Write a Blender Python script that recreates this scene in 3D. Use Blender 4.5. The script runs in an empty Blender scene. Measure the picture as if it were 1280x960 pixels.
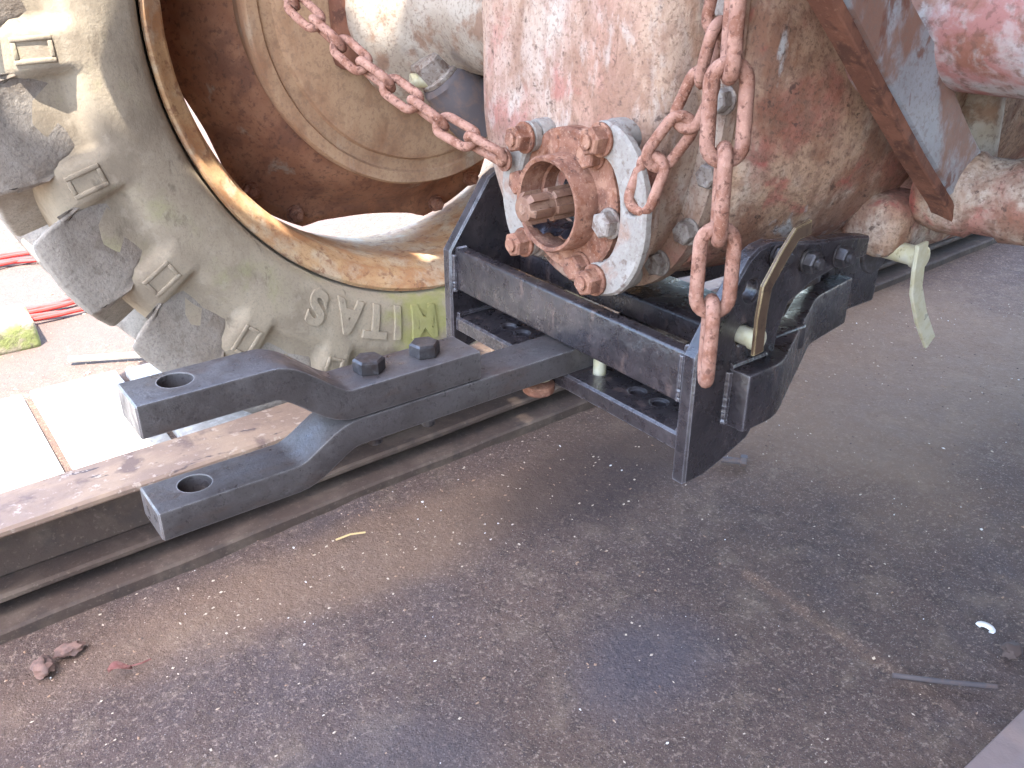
import bpy, bmesh, math, random
from math import sin, cos, pi, radians, sqrt, atan2, hypot
from mathutils import Vector, Matrix, noise as mnoise
from mathutils.geometry import tessellate_polygon

random.seed(7)
S = bpy.context.scene
COL = S.collection

# ------------------------------------------------------------------ camera
cam_data = bpy.data.cameras.new('camera')
cam_data.sensor_width = 36.0
cam_data.lens = 30.57
cam_data.clip_start = 0.02
cam_data.clip_end = 400.0
camera = bpy.data.objects.new('camera', cam_data)
camera.location = (-0.604, -0.72, 0.84)
camera.rotation_euler = (radians(63.86), 0, radians(-37.13))
COL.objects.link(camera)
S.camera = camera

# ------------------------------------------------------------------ sky and sun
SUN = Vector((-0.30, -0.27, 0.915)).normalized()
world = bpy.data.worlds.new('World')
S.world = world
world.use_nodes = True
wn = world.node_tree
bg = wn.nodes['Background']
sky = wn.nodes.new('ShaderNodeTexSky')
sky.sky_type = 'NISHITA'
sky.sun_disc = False
sky.sun_elevation = math.asin(SUN.z)
sky.sun_rotation = atan2(SUN.x, SUN.y)
sky.air_density = 1.0
sky.dust_density = 2.0
wn.links.new(sky.outputs[0], bg.inputs[0])
bg.inputs[1].default_value = 0.15
sun_data = bpy.data.lights.new('sun', 'SUN')
sun_data.energy = 2.1
sun_data.angle = radians(0.5)
sun_data.color = (1.0, 0.95, 0.87)
sun = bpy.data.objects.new('sun', sun_data)
sun.rotation_euler = SUN.to_track_quat('Z', 'Y').to_euler()
sun.location = SUN * 8
COL.objects.link(sun)

S.view_settings.view_transform = 'Standard'
S.view_settings.look = 'None'
S.view_settings.gamma = 1.0
S.view_settings.use_curve_mapping = False
S.view_settings.exposure = 3.6

# ------------------------------------------------------------------ materials
def srgb(r, g, b):
    f = lambda c: ((c / 255.0 + 0.055) / 1.055) ** 2.4 if c > 10 else c / 255.0 / 12.92
    return (f(r), f(g), f(b))

def layered(name, base, layers=(), rough=0.7, metal=0.0, bump=(), spec=0.4, rough_var=0.1, coat=0.0, wear=None):
    """base colour with noise-masked layers on top.
    layer = (colour, scale, threshold, softness, (sx,sy,sz) stretch, opacity)"""
    m = bpy.data.materials.new(name)
    m.use_nodes = True
    nt = m.node_tree
    N, L = nt.nodes, nt.links
    bs = N['Principled BSDF']
    geo = N.new('ShaderNodeNewGeometry')
    cur = None
    rgb = N.new('ShaderNodeRGB'); rgb.outputs[0].default_value = (*base, 1)
    cur = rgb.outputs[0]
    seed = (sum(ord(c) for c in name) % 97) * 0.37
    last_mask = None
    for i, (c, sc, th, so, st, op) in enumerate(layers):
        mp = N.new('ShaderNodeMapping')
        mp.inputs['Location'].default_value = (seed + i * 3.1, seed * 0.7 - i, i * 1.7)
        mp.inputs['Scale'].default_value = st
        L.new(geo.outputs['Position'], mp.inputs[0])
        nz = N.new('ShaderNodeTexNoise')
        nz.inputs['Scale'].default_value = sc
        nz.inputs['Detail'].default_value = 7
        nz.inputs['Roughness'].default_value = 0.62
        nz.inputs['Distortion'].default_value = 0.25
        L.new(mp.outputs[0], nz.inputs['Vector'])
        mr = N.new('ShaderNodeMapRange')
        mr.interpolation_type = 'SMOOTHSTEP'
        mr.inputs[1].default_value = th - so
        mr.inputs[2].default_value = th + so
        mr.inputs[4].default_value = op
        L.new(nz.outputs[0], mr.inputs[0])
        mx = N.new('ShaderNodeMix'); mx.data_type = 'RGBA'
        L.new(mr.outputs[0], mx.inputs[0])
        L.new(cur, mx.inputs[6])
        mx.inputs[7].default_value = (*c, 1)
        cur = mx.outputs[2]
        last_mask = mr.outputs[0]
    if wear:
        wc, wr, wo = wear
        bv = N.new('ShaderNodeBevel'); bv.samples = 4; bv.inputs['Radius'].default_value = wr
        g2 = N.new('ShaderNodeNewGeometry')
        dt = N.new('ShaderNodeVectorMath'); dt.operation = 'DOT_PRODUCT'
        L.new(bv.outputs[0], dt.inputs[0]); L.new(g2.outputs['Normal'], dt.inputs[1])
        nw = N.new('ShaderNodeTexNoise'); nw.inputs['Scale'].default_value = 70; nw.inputs['Detail'].default_value = 5
        L.new(geo.outputs['Position'], nw.inputs['Vector'])
        ma = N.new('ShaderNodeMath'); ma.operation = 'MULTIPLY_ADD'; ma.inputs[1].default_value = .16
        L.new(nw.outputs[0], ma.inputs[0]); L.new(dt.outputs['Value'], ma.inputs[2])
        mw = N.new('ShaderNodeMapRange'); mw.interpolation_type = 'SMOOTHSTEP'
        mw.inputs[1].default_value = .90; mw.inputs[2].default_value = 1.04; mw.inputs[3].default_value = wo; mw.inputs[4].default_value = 0
        L.new(ma.outputs[0], mw.inputs[0])
        mx = N.new('ShaderNodeMix'); mx.data_type = 'RGBA'
        L.new(mw.outputs[0], mx.inputs[0]); L.new(cur, mx.inputs[6]); mx.inputs[7].default_value = (*wc, 1)
        cur = mx.outputs[2]
    L.new(cur, bs.inputs['Base Color'])
    bs.inputs['Metallic'].default_value = metal
    bs.inputs['Specular IOR Level'].default_value = spec
    bs.inputs['Coat Weight'].default_value = coat
    bs.inputs['Coat Roughness'].default_value = 0.25
    nz = N.new('ShaderNodeTexNoise'); nz.inputs['Scale'].default_value = 60; nz.inputs['Detail'].default_value = 4
    L.new(geo.outputs['Position'], nz.inputs['Vector'])
    mr = N.new('ShaderNodeMapRange')
    mr.inputs[1].default_value = 0.3; mr.inputs[2].default_value = 0.7
    mr.inputs[3].default_value = max(0.05, rough - rough_var); mr.inputs[4].default_value = min(1, rough + rough_var)
    L.new(nz.outputs[0], mr.inputs[0]); L.new(mr.outputs[0], bs.inputs['Roughness'])
    prev = None
    for sc, dist in bump:
        nb = N.new('ShaderNodeTexNoise'); nb.inputs['Scale'].default_value = sc; nb.inputs['Detail'].default_value = 5
        nb.inputs['Roughness'].default_value = 0.6
        L.new(geo.outputs['Position'], nb.inputs['Vector'])
        b = N.new('ShaderNodeBump'); b.inputs['Strength'].default_value = 0.8; b.inputs['Distance'].default_value = dist
        L.new(nb.outputs[0], b.inputs['Height'])
        if prev: L.new(prev, b.inputs['Normal'])
        prev = b.outputs[0]
    if prev: L.new(prev, bs.inputs['Normal'])
    return m

U = (1, 1, 1)
RUST = srgb(126, 78, 58); RUSTD = srgb(88, 56, 46); RUSTO = srgb(165, 105, 70)
GREYP = srgb(168, 165, 160); REDP = srgb(150, 62, 55); TAN = srgb(168, 142, 118)
M = {}
M['housing'] = layered('housing_paint', srgb(164, 136, 114), [
    (srgb(150, 104, 90), 6, 0.54, 0.14, (1, 1, .5), .7), (srgb(170, 158, 146), 8, 0.55, 0.12, (1, 1, .35), .65),
    (srgb(124, 90, 70), 20, 0.55, 0.07, (1, 1, .5), .7), (srgb(144, 78, 68), 12, 0.61, 0.07, U, .6),
    (srgb(178, 168, 156), 34, 0.60, 0.06, (1, 1, .4), .45), (srgb(132, 100, 82), 75, .55, .08, (1, 1, .6), .55),
    (srgb(70, 50, 42), 62, 0.645, 0.04, U, .8), (srgb(96, 70, 56), 230, .58, .07, U, .55)],
    rough=0.75, bump=((18, .004), (85, .0022), (260, .0009)))
M['housing_front'] = layered('front_housing_paint', srgb(148, 118, 94), [
    (srgb(160, 150, 136), 7, 0.52, 0.09, (1, 1, .35), .8), (srgb(132, 74, 62), 9, 0.55, 0.08, U, .75),
    (srgb(106, 66, 46), 20, 0.54, 0.08, (1, 1, .5), .75), (srgb(138, 62, 56), 18, 0.61, 0.05, U, .6),
    (srgb(158, 158, 154), 24, 0.63, 0.04, (1, 1, .3), .75), (srgb(108, 80, 64), 80, .54, .08, U, .6),
    (srgb(60, 42, 34), 66, 0.64, 0.04, U, .8), (srgb(78, 54, 42), 230, .58, .07, U, .55)],
    rough=0.78, bump=((18, .004), (85, .0022), (260, .0009)))
M['rust'] = layered('rust', srgb(134, 94, 76), [
    (srgb(98, 66, 54), 26, 0.53, 0.09, U, .8), (srgb(160, 120, 98), 60, 0.56, 0.08, U, .7),
    (srgb(112, 66, 44), 90, .58, .06, U, .6), (srgb(66, 46, 40), 130, 0.62, 0.05, U, .75), (srgb(170, 140, 122), 320, .62, .05, U, .5)],
    rough=0.88, bump=((60, .0012), (170, .0011), (520, .0005)), spec=.2)
M['shaft'] = layered('worn_shaft', srgb(130, 97, 78), [(srgb(112, 80, 64), 40, .54, .08, (.4, 1, 1), .75), (srgb(154, 124, 104), 90, .57, .07, (.3, 1, 1), .6), (srgb(78, 56, 48), 160, .62, .05, U, .6)], rough=.6, metal=.2, bump=((160, .0008), (500, .0004)))
M['rust_dark'] = layered('dark_brown_rust', srgb(100, 66, 52), [
    (srgb(124, 84, 66), 14, .54, .08, (1, 1, .5), .7), (srgb(70, 48, 40), 40, .57, .07, U, .75), (srgb(130, 96, 78), 160, .62, .05, U, .5)],
    rough=.85, bump=((60, .0012), (260, .0006)), spec=.2)
M['chain'] = layered('chain_rust', srgb(148, 110, 94), [
    (srgb(120, 78, 60), 45, 0.52, 0.09, U, .85), (srgb(164, 124, 106), 90, 0.55, 0.08, U, .7),
    (srgb(82, 52, 42), 160, 0.59, 0.06, U, .75), (srgb(176, 142, 124), 380, .62, .05, U, .5)],
    rough=0.86, bump=((120, .0012), (300, .0010), (800, .0004)), spec=.2)
M['drum'] = layered('drum_rust', srgb(166, 134, 104), [
    (srgb(134, 94, 68), 9, 0.5, 0.1, (1, 1, .4), .75), (srgb(164, 152, 134), 12, 0.6, 0.07, (1, 1, .2), .6),
    (srgb(112, 82, 62), 40, 0.58, 0.10, U, .4), (srgb(128, 100, 80), 150, .56, .07, U, .5)], rough=0.82, bump=((40, .0014), (250, .0006)))
M['disc'] = layered('wheel_disc_rust', srgb(136, 92, 68), [
    (srgb(158, 114, 86), 8, 0.52, 0.1, U, .65), (srgb(108, 72, 56), 16, 0.55, 0.08, U, .7),
    (srgb(150, 140, 126), 14, 0.66, 0.04, (1, 1, .6), .6), (srgb(78, 54, 46), 120, .58, .07, U, .55)], rough=0.8, bump=((40, .0014), (260, .0006)))
M['rim'] = layered('rim_rust', srgb(184, 150, 110), [
    (srgb(162, 112, 74), 11, 0.5, 0.1, (1, 1, 2), .75), (srgb(186, 172, 148), 18, 0.55, 0.09, U, .65),
    (srgb(120, 80, 58), 60, 0.59, 0.06, U, .65), (srgb(150, 118, 92), 220, .57, .07, U, .5)], rough=0.8, bump=((50, .0012), (300, .0005)))
M['tyre'] = layered('tyre_rubber', srgb(146, 134, 116), [
    (srgb(160, 148, 128), 5, 0.5, 0.14, U, .7), (srgb(120, 108, 93), 11, 0.54, 0.13, U, .65),
    (srgb(142, 144, 96), 7, .63, .08, U, .4), (srgb(164, 153, 136), 45, 0.60, 0.07, U, .35), (srgb(100, 90, 78), 30, 0.645, 0.05, (1, 1, .5), .65),
    (srgb(120, 110, 96), 220, .57, .07, U, .35)],
    rough=0.9, bump=((30, .0016), (140, .0006), (400, .0003)), spec=.2)
def add_moss(m, centre, radius, colr, op):
    nt = m.node_tree; N, L = nt.nodes, nt.links
    bs = N['Principled BSDF']; col = bs.inputs['Base Color'].links[0].from_socket
    geo = N.new('ShaderNodeNewGeometry')
    sb = N.new('ShaderNodeVectorMath'); sb.operation = 'DISTANCE'; sb.inputs[1].default_value = centre
    L.new(geo.outputs['Position'], sb.inputs[0])
    nz = N.new('ShaderNodeTexNoise'); nz.inputs['Scale'].default_value = 22; nz.inputs['Detail'].default_value = 7
    L.new(geo.outputs['Position'], nz.inputs['Vector'])
    ad = N.new('ShaderNodeMath'); ad.operation = 'MULTIPLY_ADD'; ad.inputs[1].default_value = radius * 2.2
    L.new(nz.outputs[0], ad.inputs[0]); L.new(sb.outputs['Value'], ad.inputs[2])
    mr = N.new('ShaderNodeMapRange'); mr.interpolation_type = 'SMOOTHSTEP'
    mr.inputs[1].default_value = radius * 1.35; mr.inputs[2].default_value = radius * 2.1; mr.inputs[3].default_value = op; mr.inputs[4].default_value = 0
    L.new(ad.outputs[0], mr.inputs[0])
    mx = N.new('ShaderNodeMix'); mx.data_type = 'RGBA'
    L.new(mr.outputs[0], mx.inputs[0]); L.new(col, mx.inputs[6]); mx.inputs[7].default_value = (*colr, 1)
    L.new(mx.outputs[2], bs.inputs['Base Color'])
add_moss(M['tyre'], (.20, .61, .23), .11, srgb(134, 136, 66), .65)
M['lug'] = layered('tyre_tread_rubber', srgb(138, 130, 120), [
    (srgb(154, 147, 138), 6, 0.52, 0.14, U, .6), (srgb(112, 98, 84), 10, 0.54, 0.12, U, .7), (srgb(98, 88, 78), 40, .61, .06, U, .5), (srgb(106, 98, 90), 220, .56, .07, U, .5)],
    rough=0.85, bump=((36, .0030), (140, .0012), (400, .0005)), spec=.3)
M['black'] = layered('black_paint', srgb(42, 38, 40), [
    (srgb(56, 50, 51), 26, 0.54, 0.09, U, .8), (srgb(92, 76, 70), 42, 0.62, 0.05, (1, 1, .3), .6),
    (srgb(30, 28, 31), 60, .58, .06, U, .7), (srgb(86, 74, 70), 150, 0.65, 0.04, U, .5)],
    rough=0.30, bump=((28, .0022), (90, .0012), (300, .0004)), spec=.6, rough_var=.14, wear=(srgb(150, 146, 150), .0035, .55))
M['steel'] = layered('blackened_steel', srgb(86, 81, 80), [
    (srgb(100, 96, 94), 8, 0.52, 0.14, (1, .5, 1), .7), (srgb(70, 64, 62), 20, 0.55, 0.10, U, .6),
    (srgb(86, 70, 62), 34, .6, .08, (.4, 1, 1), .5), (srgb(98, 95, 94), 120, 0.62, 0.06, (.3, 1, 1), .45), (srgb(50, 45, 44), 260, .6, .06, U, .5)],
    rough=0.40, metal=0.25, bump=((25, .0012), (120, .0006), (400, .0003)), spec=.5, rough_var=.16, wear=(srgb(186, 182, 180), .0028, .7))
M['bolt_steel'] = layered('dark_bolt_steel', srgb(70, 67, 68), [(srgb(96, 94, 95), 120, .55, .1, U, .7), (srgb(60, 50, 46), 60, .58, .07, U, .6)],
                          rough=0.38, metal=0.55, bump=((300, .0003),))
M['zinc'] = layered('yellow_zinc', srgb(196, 188, 152), [(srgb(210, 206, 184), 60, .5, .12, U, .8),
                    (srgb(150, 136, 96), 90, .64, .06, U, .6)], rough=0.36, metal=0.35, bump=((200, .0002),))
M['zinc_shade'] = layered('tarnished_zinc', srgb(96, 76, 60), [(srgb(116, 96, 74), 60, .55, .1, U, .8), (srgb(74, 56, 46), 90, .6, .06, U, .8)], rough=.4, metal=.4, bump=((200, .0002),), wear=(srgb(214, 196, 140), .002, .8))  # zinc with the shade on the upright handle's face put into its brown
M['greybracket'] = layered('flaking_grey_paint', srgb(136, 128, 119), [
    (srgb(134, 106, 90), 26, 0.57, 0.06, U, .8), (srgb(152, 145, 136), 60, .55, .08, U, .6),
    (srgb(94, 74, 64), 80, .62, .05, U, .75), (srgb(120, 106, 96), 220, .56, .07, U, .5)], rough=.8, bump=((70, .0018), (220, .0010), (500, .0004)))
M['dull_bolt'] = layered('dull_grey_bolt', srgb(128, 116, 106), [
    (srgb(150, 142, 134), 90, .55, .08, U, .7), (srgb(92, 68, 56), 60, .56, .07, U, .8), (srgb(70, 52, 44), 200, .6, .06, U, .6)], rough=.7, bump=((200, .0012),))
M['brace'] = layered('brace_grey_paint', srgb(132, 130, 130), [
    (srgb(148, 147, 148), 14, .52, .1, U, .7), (srgb(122, 86, 68), 11, .55, .05, (1, 1, .6), .9),
    (srgb(104, 66, 50), 44, .60, .04, (1, 1, .45), .85), (srgb(112, 96, 88), 200, .57, .07, U, .5)], rough=.68, bump=((80, .001), (300, .0004)))
M['axle'] = layered('axle_paint', srgb(154, 150, 146), [
    (srgb(140, 76, 66), 8, .53, .06, U, .8), (srgb(120, 78, 60), 18, .55, .06, U, .85), (srgb(96, 66, 54), 110, .57, .06, U, .6),
    (srgb(166, 160, 154), 40, .6, .08, U, .45)], rough=.65, bump=((80, .001), (300, .0004)))
M['axle_pale'] = layered('weathered_axle_casting', srgb(150, 136, 120), [
    (srgb(168, 158, 144), 10, .5, .1, U, .8), (srgb(126, 94, 74), 22, .56, .07, U, .8),
    (srgb(90, 80, 78), 9, .58, .08, U, .6), (srgb(104, 84, 70), 170, .57, .07, U, .5)], rough=.75, bump=((60, .0015), (300, .0004)))
M['grease'] = layered('black_grease', srgb(26, 26, 32), [(srgb(60, 62, 72), 90, .6, .05, U, .8)],
                      rough=.3, bump=((120, .003),), spec=.6)
M['beam'] = layered('rusty_beam', srgb(128, 107, 93), [
    (srgb(150, 127, 106), 7, .52, .1, (1, 2, 1), .8), (srgb(98, 80, 74), 13, .58, .06, U, .85),
    (srgb(66, 56, 58), 24, .64, .03, (.5, 1.5, 1), .9), (srgb(176, 160, 146), 70, .62, .05, U, .6)],
    rough=.75, bump=((50, .0012), (240, .0005)))
M['strip'] = layered('dirty_steel_strip', srgb(74, 60, 52), [  # steel of beam web and base, their shade put into the dark colour
    (srgb(104, 90, 78), 10, .55, .1, U, .6), (srgb(62, 52, 47), 24, .57, .08, U, .7), (srgb(112, 98, 86), 160, .62, .05, U, .5)], rough=.85, bump=((60, .0015), (300, .0006)))
M['slab'] = layered('pale_paving', srgb(150, 144, 135), [(srgb(124, 116, 106), 12, .58, .07, U, .7),
                    (srgb(190, 186, 178), 50, .55, .1, U, .6)], rough=.9, bump=((60, .0015), (300, .0006)))
M['concrete'] = layered('concrete_edge', srgb(124, 106, 100), [(srgb(126, 110, 106), 14, .55, .08, U, .7)],
                        rough=.9, bump=((60, .002), (300, .0006)))
M['moss'] = layered('mossy_stone', srgb(140, 130, 110), [(srgb(110, 120, 60), 18, .5, .08, U, .8),
                    (srgb(90, 84, 70), 40, .6, .05, U, .7)], rough=.95, bump=((40, .004), (200, .001)))
M['red_cable'] = layered('red_cable_sheath', srgb(200, 60, 54), (), rough=.45)
M['pale_wood'] = layered('pale_wood', srgb(206, 196, 176), [(srgb(180, 166, 140), 40, .55, .1, (.2, 1, 1), .6)], rough=.8)
M['straw'] = layered('straw', srgb(196, 168, 118), (), rough=.8)
M['leaf'] = layered('dead_leaf', srgb(120, 74, 66), [(srgb(160, 120, 110), 80, .55, .1, U, .7)], rough=.7)
M['stone'] = layered('grit_stone', srgb(120, 92, 80), [(srgb(90, 74, 68), 60, .55, .1, U, .7)], rough=.9, bump=((200, .001),))
M['shell'] = layered('white_shell', srgb(226, 224, 220), (), rough=.6)
M['darkrod'] = layered('dull_iron', srgb(82, 74, 74), [(srgb(104, 84, 74), 60, .55, .1, U, .7)], rough=.7)
M['grit_pale'] = layered('grit_pale', srgb(190, 172, 150), [(srgb(150, 120, 96), 9, .5, .02, U, 1), (srgb(226, 222, 216), 14, .6, .02, U, 1)], rough=.9)
M['grit_dark'] = layered('grit_dark', srgb(84, 70, 64), [(srgb(112, 86, 70), 11, .55, .02, U, 1)], rough=.95)
M['roof'] = layered('shed_boards', srgb(96, 84, 74), [(srgb(70, 60, 54), 4, .55, .1, (1, 6, 1), .7)], rough=.9)

def ground_material():
    m = layered('packed_dirt', srgb(90, 73, 65), [
        (srgb(102, 83, 71), 2.2, .52, .14, U, .6), (srgb(79, 65, 61), 3.1, .54, .12, U, .6),
        (srgb(80, 72, 73), 1.7, .58, .09, U, .6), (srgb(120, 102, 86), 14, .6, .1, U, .55),
        (srgb(74, 61, 55), 34, .57, .08, U, .65), (srgb(146, 126, 110), 150, .60, .07, U, .6),
        (srgb(66, 57, 56), 200, .60, .06, U, .65), (srgb(160, 146, 134), 420, .62, .05, U, .6)],
        rough=.92, bump=((7, .008), (40, .006), (130, .004), (420, .0018)), spec=.2)
    nt = m.node_tree; N, L = nt.nodes, nt.links
    bs = N['Principled BSDF']
    col = bs.inputs['Base Color'].links[0].from_socket
    # broad patches: pale dust beside the beam, darker yard dirt, brighter light painted in ahead of the frame
    geo = N.new('ShaderNodeNewGeometry')
    nz = N.new('ShaderNodeTexNoise'); nz.inputs['Scale'].default_value = 3.0; nz.inputs['Detail'].default_value = 6
    L.new(geo.outputs['Position'], nz.inputs['Vector'])
    def patch(cx, cy, rx, ry, colr, op):
        nonlocal col
        mp = N.new('ShaderNodeMapping'); mp.vector_type = 'POINT'
        mp.inputs['Location'].default_value = (-cx / rx, -cy / ry, 0)
        mp.inputs['Scale'].default_value = (1 / rx, 1 / ry, 0)
        L.new(geo.outputs['Position'], mp.inputs[0])
        ln = N.new('ShaderNodeVectorMath'); ln.operation = 'LENGTH'
        L.new(mp.outputs[0], ln.inputs[0])
        ad = N.new('ShaderNodeMath'); ad.operation = 'MULTIPLY_ADD'
        L.new(nz.outputs[0], ad.inputs[0]); ad.inputs[1].default_value = 1.6; 
        L.new(ln.outputs['Value'], ad.inputs[2])
        mr = N.new('ShaderNodeMapRange'); mr.interpolation_type = 'SMOOTHSTEP'
        mr.inputs[1].default_value = 1.3; mr.inputs[2].default_value = 2.1
        mr.inputs[3].default_value = op; mr.inputs[4].default_value = 0
        L.new(ad.outputs[0], mr.inputs[0])
        mx = N.new('ShaderNodeMix'); mx.data_type = 'RGBA'
        L.new(mr.outputs[0], mx.inputs[0]); L.new(col, mx.inputs[6]); mx.inputs[7].default_value = (*colr, 1)
        col = mx.outputs[2]
    patch(-.10, .30, .55, .10, srgb(132, 106, 84), .5)
    patch(1.25, .15, .75, .50, srgb(142, 116, 92), .5)  # tan dirt, lightened in colour for the brighter light falling there
    patch(-.5, 1.75, 1.3, .62, srgb(86, 75, 70), .8)
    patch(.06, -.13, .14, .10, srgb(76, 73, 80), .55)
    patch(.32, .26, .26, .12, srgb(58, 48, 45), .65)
    patch(-.35, -.10, .20, .12, srgb(86, 80, 82), .4)
    L.new(col, bs.inputs['Base Color'])
    return m
M['ground'] = ground_material()

# ------------------------------------------------------------------ object helpers
def V(*a): return Vector(a)

def world_origin(p):
    o = Vector((0, 0, 0))
    while p is not None:
        o += p.location; p = p.parent
    return o

def empty(name, loc, label=None, cat=None, group=None):
    o = bpy.data.objects.new(name, None)
    o.empty_display_size = .05
    o.location = loc
    COL.objects.link(o)
    if label: o['label'] = label
    if cat: o['category'] = cat
    if group: o['group'] = group
    return o

def tag(o, label, cat, group=None):
    o['label'] = label; o['category'] = cat
    if group: o['group'] = group
    return o

def finish(name, bm, mat, parent=None, loc=None, smooth=True, angle=35, label=None):
    """bm is in world coordinates; the object gets its origin at loc (or the parent's origin)"""
    if loc is None:
        loc = world_origin(parent) if parent is not None else Vector((0, 0, 0))
    loc = Vector(loc)
    bmesh.ops.translate(bm, verts=bm.verts, vec=-loc)
    bmesh.ops.recalc_face_normals(bm, faces=bm.faces)
    me = bpy.data.meshes.new(name)
    if smooth:
        for f in bm.faces: f.smooth = True
        for e in bm.edges:
            if len(e.link_faces) == 2 and e.calc_face_angle(0) > radians(angle): e.smooth = False
    bm.to_mesh(me); bm.free()
    me.materials.append(M[mat] if isinstance(mat, str) else mat)
    o = bpy.data.objects.new(name, me)
    COL.objects.link(o)
    if parent is not None:
        o.parent = parent
        o.location = loc - world_origin(parent)
    else:
        o.location = loc
    if label: o['label'] = label
    return o

def instance(src, parent, mat4, name=None):
    """copy of a part, sharing its mesh, placed with a world matrix (parents carry no rotation)"""
    o = src.copy(); COL.objects.link(o)
    o.parent = parent
    if parent is not None:
        o.matrix_local = Matrix.Translation(-world_origin(parent)) @ mat4
    else:
        o.matrix_local = mat4
    return o

def from_lists(vs, fs):
    bm = bmesh.new()
    bv = [bm.verts.new(v) for v in vs]
    for f in fs:
        try: bm.faces.new([bv[i] for i in f])
        except ValueError: pass
    return bm

def box_bm(x0, x1, y0, y1, z0, z1, bev=.002, seg=2, bm=None):
    b = bmesh.new()
    vs = [b.verts.new((x, y, z)) for x in (x0, x1) for y in (y0, y1) for z in (z0, z1)]
    for f in ((0, 1, 3, 2), (4, 6, 7, 5), (0, 4, 5, 1), (2, 3, 7, 6), (0, 2, 6, 4), (1, 5, 7, 3)):
        b.faces.new([vs[i] for i in f])
    if bev: bmesh.ops.bevel(b, geom=list(b.edges), offset=bev, segments=seg, profile=.5, affect='EDGES')
    return merge(bm, b) if bm else b

def merge(a, b):
    me = bpy.data.meshes.new('tmp'); b.to_mesh(me); b.free(); a.from_mesh(me); bpy.data.meshes.remove(me); return a

def frame(d):
    d = Vector(d).normalized()
    up = Vector((0, 0, 1)) if abs(d.z) < .9 else Vector((1, 0, 0))
    a = d.cross(up).normalized(); b = d.cross(a).normalized()
    return d, a, b

def tube_bm(pts, r, n=10, closed=False, caps=True):
    pts = [Vector(p) for p in pts]
    k = len(pts)
    rr = r if isinstance(r, (list, tuple)) else [r] * k
    vs, fs = [], []
    prev = None
    for i, p in enumerate(pts):
        if closed: t = pts[(i + 1) % k] - pts[i - 1]
        else: t = pts[min(i + 1, k - 1)] - pts[max(i - 1, 0)]
        t.normalize()
        if prev is None:
            _, a, b = frame(t)
        else:
            a = prev - t * prev.dot(t); a.normalize(); b = t.cross(a)
        prev = a
        for j in range(n):
            q = 2 * pi * j / n
            vs.append(p + rr[i] * (cos(q) * a + sin(q) * b))
    for i in range(k if closed else k - 1):
        for j in range(n):
            fs.append((i * n + j, i * n + (j + 1) % n, ((i + 1) % k) * n + (j + 1) % n, ((i + 1) % k) * n + j))
    if caps and not closed:
        fs.append(tuple(range(n))[::-1]); fs.append(tuple((k - 1) * n + j for j in range(n)))
    return from_lists(vs, fs)

def lathe_bm(profile, centre, axis, n=48, closed=False, cap=True, jitter=0.0):
    """profile [(r, t)] revolved round axis through centre"""
    d, a, b = frame(axis); c = Vector(centre)
    vs, fs = [], []
    k = len(profile)
    for r, t in profile:
        for j in range(n):
            q = 2 * pi * j / n
            vs.append(c + d * t + r * (cos(q) * a + sin(q) * b))
    for i in range(k if closed else k - 1):
        i2 = (i + 1) % k
        for j in range(n):
            fs.append((i * n + j, i * n + (j + 1) % n, i2 * n + (j + 1) % n, i2 * n + j))
    if cap and not closed:
        fs.append(tuple(range(n))); fs.append(tuple((k - 1) * n + j for j in range(n)))
    bm = from_lists(vs, fs)
    bmesh.ops.remove_doubles(bm, verts=bm.verts, dist=1e-6)
    return bm

def hex_bm(centre, axis, af, h, spin=0.0, washer=0.0, stub=0.0, stub_r=0.0):
    """hexagon head (chamfered), base at centre, standing along axis; optional washer and thread stub"""
    d, a, b = frame(axis); c = Vector(centre)
    R = af / sqrt(3)
    vs, fs = [], []
    t0 = 0.0
    bm = bmesh.new()
    if washer:
        merge(bm, lathe_bm([(washer * .98, 0), (washer, h * .06), (washer, h * .2), (washer * .95, h * .26)], c, axis, 20))
        t0 = h * .25
    rings = [(1, t0), (1, h * .84 + t0), (.86, h + t0), (.5, h + t0)]
    for s, t in rings:
        for j in range(6):
            q = spin + j * pi / 3
            vs.append(c + d * t + R * s * (cos(q) * a + sin(q) * b))
    for i in range(len(rings) - 1):
        for j in range(6):
            fs.append((i * 6 + j, i * 6 + (j + 1) % 6, (i + 1) * 6 + (j + 1) % 6, (i + 1) * 6 + j))
    fs.append(tuple(range(6))); fs.append(tuple(18 + j for j in range(6)))
    hb = from_lists(vs, fs)
    merge(bm, hb)
    if stub:
        merge(bm, lathe_bm([(stub_r, t0 + h * .9), (stub_r, t0 + h + stub * .8), (stub_r * .8, t0 + h + stub)], c, axis, 14))
    return bm

def offset_poly(pts, d):
    """move a closed 2D polygon inward by d (positive) for counter-clockwise order"""
    n = len(pts); out = []
    for i in range(n):
        p0, p1, p2 = Vector(pts[i - 1]), Vector(pts[i]), Vector(pts[(i + 1) % n])
        e1 = (p1 - p0).normalized(); e2 = (p2 - p1).normalized()
        n1 = Vector((-e1.y, e1.x)); n2 = Vector((-e2.y, e2.x))
        m = n1 + n2
        k = m.length_squared
        out.append(p1 + m * (2 * d / max(k, .6)))
    return out

def ccw(p):
    a = sum(p[i - 1][0] * p[i][1] - p[i][0] * p[i - 1][1] for i in range(len(p)))
    return list(p) if a > 0 else list(p)[::-1]

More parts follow.
